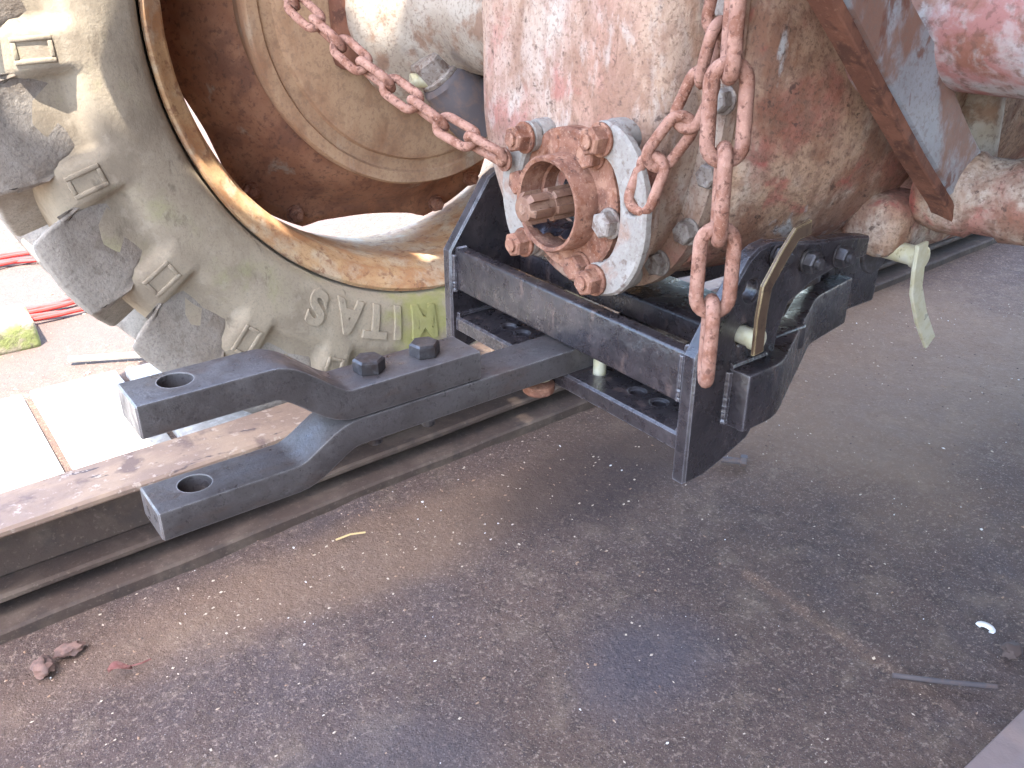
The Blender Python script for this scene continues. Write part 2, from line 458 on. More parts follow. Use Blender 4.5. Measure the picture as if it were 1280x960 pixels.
def plate_bm(outline, holes, t0, t1, mapping, ch=.002):
    """plate with chamfered edges and real holes; mapping(u, v, t) -> world"""
    loops = [ccw(outline)] + [ccw(h)[::-1] for h in holes]
    bm = bmesh.new()
    ends = []
    for lp in loops:
        ins = offset_poly(lp, ch)
        rings = [(ins, t0), (lp, t0 + ch), (lp, t1 - ch), (ins, t1)]
        rv = [[bm.verts.new(mapping(p[0], p[1], t)) for p in pts] for pts, t in rings]
        n = len(lp)
        for i in range(3):
            for j in range(n):
                bm.faces.new((rv[i][j], rv[i][(j + 1) % n], rv[i + 1][(j + 1) % n], rv[i + 1][j]))
        ends.append((ins, rv[0], rv[3]))
    tess = tessellate_polygon([[Vector((p[0], p[1], 0)) for p in e[0]] for e in ends])
    for side in (1, 2):
        flat = [v for e in ends for v in e[side]]
        for t in tess:
            try: bm.faces.new([flat[i] for i in t])
            except ValueError: pass
    return bm

def circ(cx, cy, r, n=24):
    return [(cx + r * cos(2 * pi * i / n), cy + r * sin(2 * pi * i / n)) for i in range(n)]

def rough(bm, amp, scale):
    bm.normal_update()
    for v in bm.verts:
        v.co += v.normal * amp * mnoise.noise(v.co * scale)
    return bm

def arc_pts(cx, cy, r, a0, a1, n):
    return [(cx + r * cos(a0 + (a1 - a0) * i / n), cy + r * sin(a0 + (a1 - a0) * i / n)) for i in range(n + 1)]

# ------------------------------------------------------------------ the setting
def build_ground():
    # one sheet to the horizon: fine in the middle, coarse outside
    def axis(lo, hi, step):
        a = []
        x = lo
        while x < hi - 1e-6: a.append(x); x += step
        a.append(hi); return a
    xs = [-60, -20, -8, -3, -1.6] + axis(-1.0, 1.6, .02) + [2.2, 3.2, 5, 9, 20, 60]
    ys = [-60, -20, -8, -3, -1.4] + axis(-.9, 1.2, .02) + [1.5, 2, 3, 5, 9, 20, 60]
    vs = []
    for x in xs:
        for y in ys:
            near = max(0, min(1, (x + 1.2) / .3, (1.8 - x) / .3, (y + 1.1) / .3, (1.3 - y) / .3))
            z = near * (.006 * mnoise.noise(V(x * 3, y * 3, 0)) + .004 * mnoise.noise(V(x * 11, y * 11, 5)) + .002 * mnoise.noise(V(x * 27, y * 27, 9)))
            vs.append((x, y, z - .004))
    ny = len(ys)
    fs = [(i * ny + j, (i + 1) * ny + j, (i + 1) * ny + j + 1, i * ny + j + 1) for i in range(len(xs) - 1) for j in range(ny - 1)]
    o = finish('ground', from_lists(vs, fs), 'ground')
    if o.data.polygons[0].normal.z < 0: o.data.flip_normals()
    o['kind'] = 'structure'
    return o
build_ground()

def build_paving():
    root = empty('paving', (-.4, 1.0, 0))
    root['kind'] = 'structure'
    x = -1.36
    for i in range(8):
        w = .172 + random.uniform(-.004, .004)
        bm = box_bm(x, x + w, .72 + random.uniform(-.01, .01), 1.21 + random.uniform(-.012, .012), -.03, .014 + random.uniform(-.003, .003), .004, 2)
        finish('slab', bm, 'slab', root)
        x += w + .016
build_paving()

def build_threshold():
    bm = box_bm(-.4, 2.2, -1.1, -.478, -.05, .03, .008, 2)
    rough(bm, .002, 20)
    o = finish('threshold', bm, 'concrete'); o['kind'] = 'structure'
build_threshold()

def build_shade_roof():
    # unseen roof, posts and back wall, added to throw the shade over the foreground
    # edge laid so that its shadow crosses the tyre from the upper left down to the beam
    H = 2.8
    q1, q2 = [p + SUN * ((H - p.z) / SUN.z) for p in (V(-.412, .575, .737), V(-.190, .62, .574))]
    line = lambda x: q1.y + (x - q1.x) * (q2.y - q1.y) / (q2.x - q1.x)
    def e(x):
        if x > .05: return .5  # edge pushed out to shade the ground ahead
        if -.804 < x < -.566: return .25          # board lengthened to keep the sun off the brake drum
        return line(x)

    root = empty('shade_roof', (0, -3, 2.2)); root['kind'] = 'structure'
    n = 16
    xs = [-1.78, -1.45, -1.12, -.805, -.565, -.25, .049] + [.051 + 4.9 * (i + 1) / 10 for i in range(10)]
    for x0, x1 in zip(xs, xs[1:]):
        x0 += .002; x1 -= .002
        vs = [(x0, -3.6, H - .4), (x1, -3.6, H - .4), (x1, e(x1), H), (x0, e(x0), H)]
        vs += [(a, b, c + .03) for a, b, c in vs]
        fs = [(0, 3, 2, 1), (4, 5, 6, 7), (0, 1, 5, 4), (1, 2, 6, 5), (2, 3, 7, 6), (3, 0, 4, 7)]
        finish('shade_roof_board', from_lists(vs, fs), 'roof', root, smooth=False)
    for x0, x1 in zip(xs, xs[1:]):
        finish('shade_wall_board', box_bm(x0, x1 - .002, -3.56, -3.53, -.05, H - .42, 0), 'roof', root, smooth=False)
    for x in (-1.7, 1.5, 4.8):
        finish('shade_post', box_bm(x - .06, x + .06, -3.5, -3.38, -.05, H - .41, .004), 'roof', root, smooth=False)
build_shade_roof()

# ------------------------------------------------------------------ steel beam lying between hitch and wheel
def build_beam():
    ang = radians(2.0)
    ox, oy = -.6, .455
    def mp(x, y, z): return Vector((ox + x * cos(ang) - y * sin(ang), oy + x * sin(ang) + y * cos(ang), z))
    root = empty('steel_beam', mp(1.5, .05, 0), 'long rusty steel I-beam lying on the dirt beside the tyre', 'beam')
    x0, x1 = -1.2, 4.2
    def seg(name, y0, y1, z0, z1, mat, wob=0, bev=.004):
        bm = bmesh.new()
        n = 90
        prof = [(y0 + bev, z0), (y1 - bev, z0), (y1, z0 + bev), (y1, z1 - bev), (y1 - bev, z1), (y0 + bev, z1), (y0, z1 - bev), (y0, z0 + bev)]
        vs, fs = [], []
        for i in range(n + 1):
            x = x0 + (x1 - x0) * i / n
            for k, (y, z) in enumerate(prof):
                w = wob * mnoise.noise(V(x * 6, y * 9, z * 9))
                vs.append(mp(x, y + w, z + w * .5))
        for i in range(n):
            for k in range(8):
                fs.append((i * 8 + k, i * 8 + (k + 1) % 8, (i + 1) * 8 + (k + 1) % 8, (i + 1) * 8 + k))
        fs.append(tuple(range(8))); fs.append(tuple(n * 8 + k for k in range(8)))
        return finish(name, from_lists(vs, fs), mat, root)
    seg('top_flange', 0, .105, .138, .152, 'beam', .0015)
    seg('web', .046, .058, .05, .1375, 'strip', .001)
    seg('bottom_flange', .004, .102, .036, .0495, 'strip', .001)
    seg('base_strip', -.028, .14, -.01, .016, 'strip', .003)
    seg('packing', .034, .08, .0155, .0355, 'strip', .001)
build_beam()

# ------------------------------------------------------------------ tractor
AX, AZ = .272, .755          # wheel axle line, along y
PY, PZ = .000, .599          # power take-off axis, along x
tractor = empty('tractor', (.5, 0, 0), 'rusty old tractor rear end with flaking grey and red paint and lugged tyre', 'tractor')

def superring(x, cy, cz, hw, hh, e, n=56):
    out = []
    for j in range(n):
        q = 2 * pi * j / n
        c, s = cos(q), sin(q)
        out.append((x, cy + hw * math.copysign(abs(c) ** (2 / e), c), cz + hh * math.copysign(abs(s) ** (2 / e), s)))
    return out

def loft_bm(rings, cap=True):
    n = len(rings[0]); vs = [p for r in rings for p in r]; fs = []
    for i in range(len(rings) - 1):
        for j in range(n):
            fs.append((i * n + j, i * n + (j + 1) % n, (i + 1) * n + (j + 1) % n, (i + 1) * n + j))
    if cap: fs.append(tuple(range(n))[::-1]); fs.append(tuple((len(rings) - 1) * n + j for j in range(n)))
    return from_lists(vs, fs)

def subdiv_rough(bm, cuts, amp, sc, amp2=0, sc2=0):
    for v in bm.verts: pass
    bm.normal_update()
    for v in bm.verts:
        v.co += v.normal * (amp * mnoise.noise(v.co * sc) + (amp2 * mnoise.noise(v.co * sc2) if amp2 else 0))
    return bm

# rear cover casting
rings = []
cy, cz = .052, .80
for x, k in ((.035, .60), (.037, .74), (.042, .84), (.052, .92), (.066, .965), (.082, .99), (.098, 1.0)):
    rings.append(superring(x, cy, cz, .168 * k, .300 * (.5 + .5 * k), 2.9, 72))
bm = loft_bm(rings)
subdiv_rough(bm, 0, .003, 14)
finish('rear_cover', bm, 'housing', tractor, angle=60)
# joint flange
rings = [superring(.099, .045, .79, .182, .305, 2.8, 72), superring(.101, .045, .79, .186, .309, 2.8, 72),
         superring(.116, .045, .79, .187, .310, 2.8, 72), superring(.118, .045, .79, .184, .306, 2.8, 72)]
finish('joint_flange', loft_bm(rings), 'housing', tractor)
# front casting, wide barrel
rings = []
for x, hw, hh, cyy, czz in ((.119, .185, .300, .03, .80), (.14, .190, .300, .022, .80), (.20, .205, .296, .006, .80), (.28, .215, .290, 0, .80),
                            (.40, .215, .288, 0, .80), (.55, .212, .285, 0, .80), (.75, .205, .285, 0, .80), (1.0, .2, .285, 0, .80), (1.3, .2, .285, 0, .8)):
    rings.append(superring(x, cyy, czz, hw, hh, 3.0, 72))
bm = loft_bm(rings); subdiv_rough(bm, 0, .004, 12)
finish('front_casting', bm, 'housing_front', tractor, angle=60)
# boss on the front casting
bm = lathe_bm([(.042, 0), (.044, .01), (.044, .05), (.040, .058), (.02, .06)], (.405, -.17, .578), (0, -1, 0), 32)
finish('boss', bm, 'housing_front', tractor)

# joint bolts down the right-hand side
bolt_src = None
def add_bolts(parent, name, mat, spots):
    for (c, ax, af, h, kw) in spots:
        finish(name, hex_bm(c, ax, af, h, **kw), mat, parent, loc=c, angle=25)
spots = []
for (y, z) in ((-.128, .90), (-.135, .80), (-.138, .715), (-.133, .64), (-.108, .575), (-.07, .53)):
    spots.append(((.0985, y, z), (-1, 0, 0), .022, .012, dict(spin=y * 40, washer=.015)))
add_bolts(tractor, 'joint_bolt', 'dull_bolt', spots)
# raised studs on the cover's underside
finish('drain_plug', hex_bm((.06, -.03, .535), (-.6, -.35, -.7), .03, .012, washer=.02), 'housing', tractor)
finish('cover_stud', lathe_bm([(.016, 0), (.016, .008), (.012, .012), (.004, .013)], (.047, -.06, .665), (-1, -.3, 0), 20), 'housing', tractor)

# PTO: bearing flange, guard tube, splined shaft
bm = lathe_bm([(.108, 0), (.105, -.012), (.098, -.018), (.05, -.019)], (.055, PY + .004, PZ), (1, 0, 0), 48)
rough(bm, .004, 22)
finish('bearing_pad', bm, 'housing', tractor, angle=60)
def build_pto():
    n = 72
    prof = []
    ol = []
    for j in range(n):
        q = 2 * pi * j / n
        r = .079 + .010 * max(0, cos(3 * (q - .12))) ** 2
        ol.append((r * cos(q), r * sin(q)))
    hole = circ(0, 0, .043, 40)
    bm = plate_bm(ol, [hole], .016, .046, lambda u, v, t: V(t, PY + u, PZ + v), .003)
    rough(bm, .0012, 40)
    fl = finish('bearing_flange', bm, 'rust', tractor)
    # guard tube
    bm = lathe_bm([(.0505, 0), (.0525, .003), (.053, .03), (.056, .052), (.060, .058), (.060, .064), (.043, .064), (.0455, .03), (.0465, .002)],
                  (-.014, PY, PZ), (1, 0, 0), 56, closed=True)
    rough(bm, .0008, 40)
    tb = finish('guard_tube', bm, 'rust', tractor, angle=50)
    # inside end of the tube
    finish('oil_seal', lathe_bm([(.0452, 0), (.0445, .003), (.034, .004), (.03, -.001), (.018, 0)], (.036, PY, PZ), (1, 0, 0), 40), 'grease', tractor)
    # grease in the bottom of the tube
    vs, fs = [], []
    nu, nv = 10, 14
    for i in range(nu + 1):
        x = -.006 + .042 * i / nu
        for j in range(nv + 1):
            w = -1 + 2 * j / nv
            yy = .0415 * w
            zz = -sqrt(max(0, .0452 ** 2 - yy * yy))
            top = -.0275 + .007 * mnoise.noise(V(x * 90, yy * 90, 3)) - .004 * (1 - i / nu)
            vs.append((x, PY + yy, PZ + max(zz + .0005, top - .004 * w * w)))
    for i in range(nu):
        for j in range(nv):
            a = i * (nv + 1) + j
            fs.append((a, a + 1, a + nv + 2, a + nv + 1))
    finish('grease', from_lists(vs, fs), 'grease', tractor, angle=80)
    # splined shaft: six splines, groove, chamfered end
    def sect(x, ro, ri):
        pts = []
        for k in range(6):
            a0 = k * pi / 3 + .15
            for da, r in ((-.27, ri), (-.25, ro), (-.1, ro), (.1, ro), (.25, ro), (.27, ri), (.4, ri), (.52 + .12, ri)):
                pts.append((x, PY + r * cos(a0 + da), PZ + r * sin(a0 + da)))
        return pts
    ro, ri = .0180, .0143
    secs = [(-.0450, ri * .80, ri * .80), (-.0445, ri * .93, ri * .93), (-.040, ro, ri), (-.019, ro, ri), (-.0185, ri * .97, ri * .95), (-.0095, ri * .97, ri * .95), (-.009, ro, ri), (.036, ro, ri)]
    bm = loft_bm([sect(*s) for s in secs])
    finish('splined_shaft', bm, 'shaft', tractor, angle=30)
    sh = lathe_bm([(.0058, 0), (.0045, .0005), (.003, .002), (.0005, .003)], (-.0371, PY, PZ), (1, 0, 0), 16, cap=False)
    finish('centre_mark', lathe_bm([(.006, 0), (.005, .0006), (.0025, .0002)], (-.0451, PY, PZ), (-1, 0, 0), 16), 'shaft', tractor)
    sh.free()
    # six flange bolts
    for k in range(6):
        q = .12 + k * pi / 3 + (pi / 6 if False else 0)
        if k in (2, 4): continue
        y, z = PY + .073 * cos(q + pi), PZ + .073 * sin(q + pi)
        af = .025
        mt = 'dull_bolt' if k == 0 else 'rust'
        finish('flange_bolt', hex_bm((.016, y, z), (-1, 0, 0), af, .013, spin=q * 3, washer=.0165), mt, tractor, loc=(.016, y, z), angle=25)
build_pto()

# crescent chain brackets either side of the flange, on stand-off studs
def build_brackets():
    def cres(yc, ay, zc, az, hw):
        n = 22
        cl = []
        for i in range(n + 1):
            t = -pi / 2 + pi * i / n
            cl.append(Vector((yc + ay * cos(t), zc + az * sin(t))))
        L, R = [], []
        for i, p in enumerate(cl):
            t = (cl[min(i + 1, n)] - cl[max(i - 1, 0)]).normalized()
            nr = Vector((-t.y, t.x))
            L.append(p + nr * hw); R.append(p - nr * hw)
        def cap(pf, pt):
            m = (pf + pt) / 2; d = atan2(pf.y - m.y, pf.x - m.x); r = (pf - m).length
            c1 = [Vector((m.x + r * cos(d + pi * i / 6), m.y + r * sin(d + pi * i / 6))) for i in range(1, 6)]
            c2 = [Vector((m.x + r * cos(d - pi * i / 6), m.y + r * sin(d - pi * i / 6))) for i in range(1, 6)]
            mid = cl[n // 2]
            return c1 if (c1[2] - mid).length > (c2[2] - mid).length else c2
        ol = L + cap(L[-1], R[-1]) + R[::-1] + cap(R[0], L[0])
        return [(p.x, p.y) for p in ol], cl[0], cl[-1]
    for yc, ay, zc, az, hw, x0, hole in ((-.064, -.048, .602, .074, .0185, .006, (-.110, .616)), (.060, .030, .600, .060, .017, .006, None)):
        ol, e0, e1 = cres(yc, ay, zc, az, hw)
        holes = [circ(hole[0], hole[1], .0085, 16)] if hole else []
        bm = plate_bm(ol, holes, x0, x0 + .013, lambda u, v, t: V(t, u, v), .003)
        rough(bm, .0014, 50)
        finish('chain_bracket', bm, 'greybracket', tractor, angle=40)
        for zz, c2 in ((-1, e0), (1, e1)):
            c = (x0, c2.x, c2.y)
            finish('spacer', rough(lathe_bm([(.018, 0), (.0195, .004), (.019, .035), (.017, .04)], (x0 + .0135, c[1], c[2]), (1, 0, 0), 24), .0014, 60), 'greybracket', tractor)
            finish('bracket_nut', hex_bm((x0 - .0005, c[1], c[2]), (-1, 0, 0), .026, .016, spin=.3 + zz, washer=.0175, stub=.004, stub_r=.008), 'rust', tractor, loc=c, angle=25)
    # pin that holds the chain on the left bracket
    c = (.006, .0855, .633)
    finish('chain_rivet', lathe_bm([(.0135, 0), (.0135, .003), (.008, .0035), (.008, .008), (.006, .010)], (c[0] - .010, c[1], c[2]), (-1, 0, 0), 22), 'rust', tractor)
build_brackets()

# axle housings
bm = lathe_bm([(.13, 0), (.105, .05), (.10, .12), (.10, .30), (.118, .36), (.165, .42), (.175, .44), (.175, .465), (.10, .47)], (AX, .2, AZ + .01), (0, 1, 0), 40)
rough(bm, .004, 14)
finish('axle_housing', bm, 'axle_pale', tractor, angle=50, label='pale weathered axle casting leading to the brake drum')
bm = lathe_bm([(.12, 0), (.095, .03), (.082, .07), (.08, .5), (.10, .6)], (AX + .03, -.19, AZ + .045), (0, -1, 0), 40)
rough(bm, .003, 14)
finish('axle_housing', bm, 'axle', tractor, angle=50, label='red and white flaking axle casting behind the brace')
# clamp bolt standing on the left axle housing
c0 = Vector((.250, .535, .622)); d0 = Vector((-.42, .12, .50)).normalized()
finish('clamp_boss', rough(lathe_bm([(.050, -.05), (.051, .0), (.050, .035), (.047, .04), (.047, .052), (.042, .06)], c0, d0, 28), .003, 40), 'darkrod', tractor)
finish('clamp_bolt', hex_bm(c0 + d0 * .06, d0, .064, .034, washer=.040), 'dull_bolt', tractor, angle=25)
finish('grease_fitting', tube_bm([c0 + d0 * .05 + V(-.03, 0, 0), c0 + d0 * .05 + V(-.062, .012, .002)], .011, 12), 'zinc', tractor)

# brake drum
bm = lathe_bm([(.08, -.012), (.262, -.010), (.272, -.006), (.276, .004), (.296, .006), (.300, 0), (.318, .0), (.322, .006), (.322, .028), (.306, .04), (.30, .11), (.08, .12)],
              (AX, .70, AZ + .02), (0, 1, 0), 96)
rough(bm, .0015, 20)
finish('brake_drum', bm, 'drum', tractor, angle=40)
bm = box_bm(AX - .19, AX - .10, .645, .69, AZ - .085, AZ + .05, .018, 3)
rough(bm, .004, 25)
finish('brake_anchor', bm, 'rust_dark', tractor)

# wheel: disc with scalloped edge, rim, tyre
def smooth01(t):
    t = max(0, min(1, t)); return t * t * (3 - 2 * t)
def build_wheel():
    # disc
    n, nr = 180, 16
    vs, fs = [], []
    for i in range(nr + 1):
        f = i / nr
        for j in range(n):
            q = 2 * pi * j / n
            d = ((q - radians(265)) % (pi / 3))
            d = min(d, pi / 3 - d)                       # distance to a gap centre
            g = max(0, 1 - (d / radians(18)) ** 2) if d < radians(18) else 0
            rmax = .440 - .042 * g ** .7
            r = .10 + (rmax - .10) * f
            y = .80 + .10 * smooth01((r - .30) / .11) - .012 * math.exp(-((r - .405) / .012) ** 2)
            vs.append((AX + r * cos(q), y, AZ + r * sin(q)))
    for i in range(nr):
        for j in range(n):
            fs.append((i * n + j, i * n + (j + 1) % n, (i + 1) * n + (j + 1) % n, (i + 1) * n + j))
    bm = from_lists(vs, fs)
    o = finish('wheel_disc', bm, 'disc', tractor, angle=60)
    md = o.modifiers.new('thick', 'SOLIDIFY'); md.thickness = .008; md.offset = 1
    # lugs holding disc to rim, bolts on them
    for k in range(6):
        for s in (-1, 1):
            q = radians(265 + 30) + k * pi / 3 + s * radians(7)
            c = (AX + .420 * cos(q), .888, AZ + .420 * sin(q))
            finish('rim_bolt', hex_bm(c, (0, -1, 0), .026, .014, washer=.018, stub=.006, stub_r=.008), 'rust', tractor, loc=c, angle=25)
    # rim: closed profile (r, y)
    prof_in = [(.490, .652), (.492, .648), (.488, .645), (.482, .648), (.476, .657), (.463, .664), (.457, .672), (.455, .690), (.449, .700),
               (.447, .707), (.446, .716), (.446, .770), (.443, .790), (.442, .830), (.446, .85), (.448, .90), (.457, .93), (.476, .943), (.490, .952)]
    prof_out = [(r + .006 if i > 1 else r, y + (.004 if i < 8 else 0)) for i, (r, y) in enumerate(prof_in)]
    prof = prof_in + prof_out[::-1]
    bm = lathe_bm([(r, y) for r, y in prof], (AX, 0, AZ), (0, 1, 0), 160, closed=True)
    rough(bm, .0012, 18)
    finish('rim', bm, 'rim', tractor, angle=50)
    # tyre carcass
    side = [(.490, .668), (.4965, .658), (.499, .646), (.503, .640), (.507, .634), (.515, .6285), (.53, .622), (.545, .616), (.565, .611), (.59, .607), (.615, .6055), (.64, .6045), (.665, .6045),
            (.683, .608), (.697, .620), (.705, .645), (.710, .69), (.712, .74), (.713, .80)]
    NL = 23
    off = radians(-154.8)
    prof = side + [(r, 1.6 - y) for r, y in side[::-1][1:]]
    na = NL * 22
    vs, fs = [], []
    fine = []
    for i, (r, y) in enumerate(prof):
        fine.append((r, y))
        if i + 1 < len(prof) and .58 < r < .70 and y < .7:
            r2, y2 = prof[i + 1]
            fine.append(((r + r2) / 2, (y + y2) / 2))
    for r, y in fine:
        for j in range(na):
            th = 2 * pi * j / na
            d = (th - off - .004) % (2 * pi / NL)
            d = min(d, 2 * pi / NL - d)
            w = 1 - smooth01((d - radians(4.7)) / radians(.9))
            dep = .017 * smooth01((r - .596) / .022) * max(0, min(1, (.715 - r) / .085)) if y < .7 else 0
            wob = .0012 * mnoise.noise(V(r * cos(th) * 9, y * 9, r * sin(th) * 9))
            vs.append((AX + r * cos(th), y + dep * w + wob, AZ + r * sin(th)))
    for i in range(len(fine) - 1):
        for j in range(na):
            fs.append((i * na + j, i * na + (j + 1) % na, (i + 1) * na + (j + 1) % na, (i + 1) * na + j))
    ty = finish('tyre', from_lists(vs, fs), 'tyre', tractor, angle=60)
    # lugs
    def P(r, th, y): return V(AX + r * cos(th), y, AZ + r * sin(th))
    def lug_bm(mir):
        # stations from the sidewall foot over the shoulder to the centre line:
        # (y, r_top, r_base, tangential centre, half top, half base)
        st = [(.6215, .632, .622, .001, .054, .058, 0), (.611, .668, .654, .002, .062, .067, .005), (.599, .705, .678, .003, .066, .072, .006),
              (.591, .732, .690, .005, .068, .074, 0), (.592, .748, .696, .007, .067, .072, 0), (.600, .758, .70, .010, .062, .067, 0), (.66, .761, .704, .052, .030, .044, 0), (.73, .762, .708, .110, .026, .038, 0), (.785, .762, .71, .155, .024, .034, 0)]
        vs, fs = [], []
        for y, rt, rb, t, ht, hb, sc in st:
            yb = y + .010
            for (r, w, ya) in ((rb, -hb, yb), (rt, -ht, y), (rt + .0015, 0, y + sc), (rt, ht, y), (rb, hb, yb)):
                th = (t + w) / .72
                vs.append(V(r * cos(th), ya if not mir else 1.6 - ya, r * sin(th)))
        k = 5
        for i in range(len(st) - 1):
            for j in range(k - 1):
                fs.append((i * k + j, i * k + j + 1, (i + 1) * k + j + 1, (i + 1) * k + j))
        fs.append(tuple(range(k))); fs.append(tuple((len(st) - 1) * k + j for j in range(k)))
        b = from_lists(vs, fs)
        bmesh.ops.recalc_face_normals(b, faces=b.faces)
        sharp = [e for e in b.edges if len(e.link_faces) == 2 and e.calc_face_angle(0) > radians(28)]
        bmesh.ops.bevel(b, geom=sharp, offset=.007, segments=3, profile=.5, affect='EDGES')
        return b
    for mir in (False, True):
        src = None
        for k in range(NL):
            th = off + 2 * pi * k / NL + (pi / NL if mir else 0)
            rot = Matrix.Translation((AX, 0, AZ)) @ Matrix.Rotation(-th, 4, 'Y')
            if src is None:
                src = finish('lug', lug_bm(mir), 'lug', ty, loc=(0, 0, 0), angle=50)
                src.matrix_local = Matrix.Translation(-world_origin(ty)) @ rot
            else:
                instance(src, ty, rot)
    # small moulded frames between the lugs
    src = None
    for k in range(NL):
        th = off + 2 * pi * (k + .52) / NL
        rot = Matrix.Translation((AX, 0, AZ)) @ Matrix.Rotation(-th, 4, 'Y')
        if src is None:
            b = bmesh.new()
            for a0, a1, r0, r1 in ((-.018, -.0115, .622, .672), (.0095, .016, .622, .672), (-.0115, .0095, .6655, .672), (-.0115, .0095, .622, .628)):
                y0 = .6035 if r0 < .65 else .611
                merge(b, box_bm(r0, r1, .6022, .630, a0, a1, .0018, 2))
            src = finish('moulded_frame', b, 'tyre', ty, loc=(0, 0, 0))
            src.matrix_local = Matrix.Translation(-world_origin(ty)) @ rot
        else:
            instance(src, ty, rot)
    # raised lettering MITAS along the sidewall, upside down at the foot of the wheel
    def yw(r):
        for (r0, y0), (r1, y1) in zip(side, side[1:]):
            if r0 <= r <= r1: return y0 + (y1 - y0) * (r - r0) / (r1 - r0)
        return .61
    angs = {'M': -98.0, 'I': -104.2, 'T': -109.2, 'A': -115.2, 'S': -122.2}
    for ch, a in angs.items():
        cu = bpy.data.curves.new('tmp_text', 'FONT')
        cu.body = ch; cu.size = .080; cu.align_x = 'CENTER'; cu.extrude = .0028; cu.bevel_depth = .0008; cu.offset = .0028
        tmp = bpy.data.objects.new('tmp_text', cu); COL.objects.link(tmp)
        me = bpy.data.meshes.new_from_object(tmp.evaluated_get(bpy.context.evaluated_depsgraph_get()))
        bpy.data.objects.remove(tmp)
        b = bmesh.new(); b.from_mesh(me); bpy.data.meshes.remove(me)
        bmesh.ops.subdivide_edges(b, edges=[e for e in b.edges if e.calc_length() > .012], cuts=2)
        for v in b.verts:
            # letter x runs with decreasing image x; letter top points away from the axle
            r = .519 + v.co.y
            th = radians(a) - v.co.x * .92 / .545
            y = yw(r) - .0012 - v.co.z
            v.co = P(r, th, y)
        finish('letter', b, 'tyre', ty, angle=30)
build_wheel()

# diagonal brace plate on the near side, and what it ends on
def build_brace():
    ol = [(.006, .94), (.102, .74), (.205, .672), (.305, .606), (.338, .580), (.362, .588), (.392, .645), (.332, .690), (.296, .722), (.238, .768), (.150, .87), (.10, .95)]
    ol = [(-.075, .925), (.074, .809), (.155, .742), (.248, .668), (.324, .611), (.345, .590), (.375, .60), (.390, .640), (.345, .672), (.296, .714), (.238, .765), (.174, .81), (.04, .925)]
    bm = plate_bm(ol, [], 0, .034, lambda u, v, t: V(u, -.27 + t, v), .004)
    rough(bm, .001, 30)
    finish('brace', bm, 'brace', tractor, angle=30)
    fl = [(-.078, .922), (.072, .806), (.153, .739), (.246, .665), (.322, .608), (.343, .587)]
    ofl = fl + [(x - .007, z - .009) for x, z in fl[::-1]]
    bm = plate_bm(ofl, [], 0, .024, lambda u, v, t: V(u, -.274 + t, v), .0015)
    finish('brace_flange', bm, 'rust_dark', tractor, angle=30)
    bm = lathe_bm([(.030, -.06), (.040, -.05), (.046, -.03), (.046, 0), (.041, .006), (.041, .03), (.045, .036), (.045, .06), (.036, .066), (.030, .10)], (.372, -.272, .606), (.25, -1, 0), 32)
    rough(bm, .003, 30)
    finish('pivot_boss', bm, 'housing_front', tractor, angle=40)
    bm = tube_bm([(.46, -.22, .60), (.452, -.215, .70), (.446, -.21, .80)], .026, 18)
    finish('link_rod', bm, 'axle_pale', tractor)
    # lower casting foot below the brace
    bm = box_bm(.30, .52, -.225, -.15, .525, .60, .025, 3); rough(bm, .004, 25)
    finish('casting_foot', bm, 'housing_front', tractor)
build_brace()

# unseen rod and arm, added overhead: the rod throws the slanting shadow across the tyre
finish('shadow_rod', tube_bm([(-.424, .468, 1.134), (-.400, .463, 1.277), (-.37, .457, 1.455)], .021, 16), 'rust', tractor)
finish('shadow_rod_arm', tube_bm([(-.39, .465, 1.47), (-.10, .32, 1.42), (.2, .12, 1.3), (.3, .08, 1.05)], .03, 16), 'rust', tractor)

# ------------------------------------------------------------------ hitch frame (freshly painted black)
hitch = empty('tow_hitch', (.08, 0, .36), 'glossy black welded hitch frame of flat bar below the splined shaft', 'hitch frame')
def xz(y0): return lambda u, v, t: V(u, y0 + t, v)
def xy(z0): return lambda u, v, t: V(u, v, z0 + t)
def weld_bm(p0, p1, r, seed):
    p0, p1 = Vector(p0), Vector(p1); n = 26
    pts = [p0.lerp(p1, i / n) for i in range(n + 1)]
    rr = [r * (1 + .10 * sin(i * 2.3 + seed) + .12 * mnoise.noise(V(i * .6, seed, 0))) for i in range(n + 1)]
    return tube_bm(pts, rr, 8)
bm = box_bm(0, .019, -.2035, .2035, .436, .493, .0035, 3)
for v in bm.verts:
    v.co.z += .004 * (v.co.y + .2) / .4 * 1.2
finish('front_bar', bm, 'black', hitch)
lb_holes = [circ(.036, y, .0085, 18) for y in (-.142, -.108, -.045, .045, .103, .132)]
bm = plate_bm([(0, -.2035), (.075, -.2035), (.075, .2035), (0, .2035)], lb_holes, 0, .021, lambda u, v, t: V(u, v, .381 + t), .0025)
finish('lower_bar', bm, 'black', hitch)
bm = box_bm(.108, .20, -.2035, .2035, .444, .474, .004, 3)
finish('cross_plate', bm, 'black', hitch)
side_ol = [(-.006, .352), (-.006, .494), (.020, .530), (.046, .566), (.058, .582), (.072, .590), (.090, .592), (.115, .588), (.165, .580), (.225, .574), (.262, .568),
           (.262, .545), (.215, .545), (.165, .535), (.130, .520), (.118, .490), (.118, .450), (.112, .405), (.090, .375), (.050, .360), (.022, .352)]
for y0 in (-.2225, .2045):
    bm = plate_bm(side_ol, [circ(.066, .548, .0115, 20), circ(.061, .503, .0105, 20)] if y0 < 0 else [], 0, .018, xz(y0), .0025)
    rough(bm, .0006, 60)
    finish('side_plate', bm, 'black', hitch, angle=30)
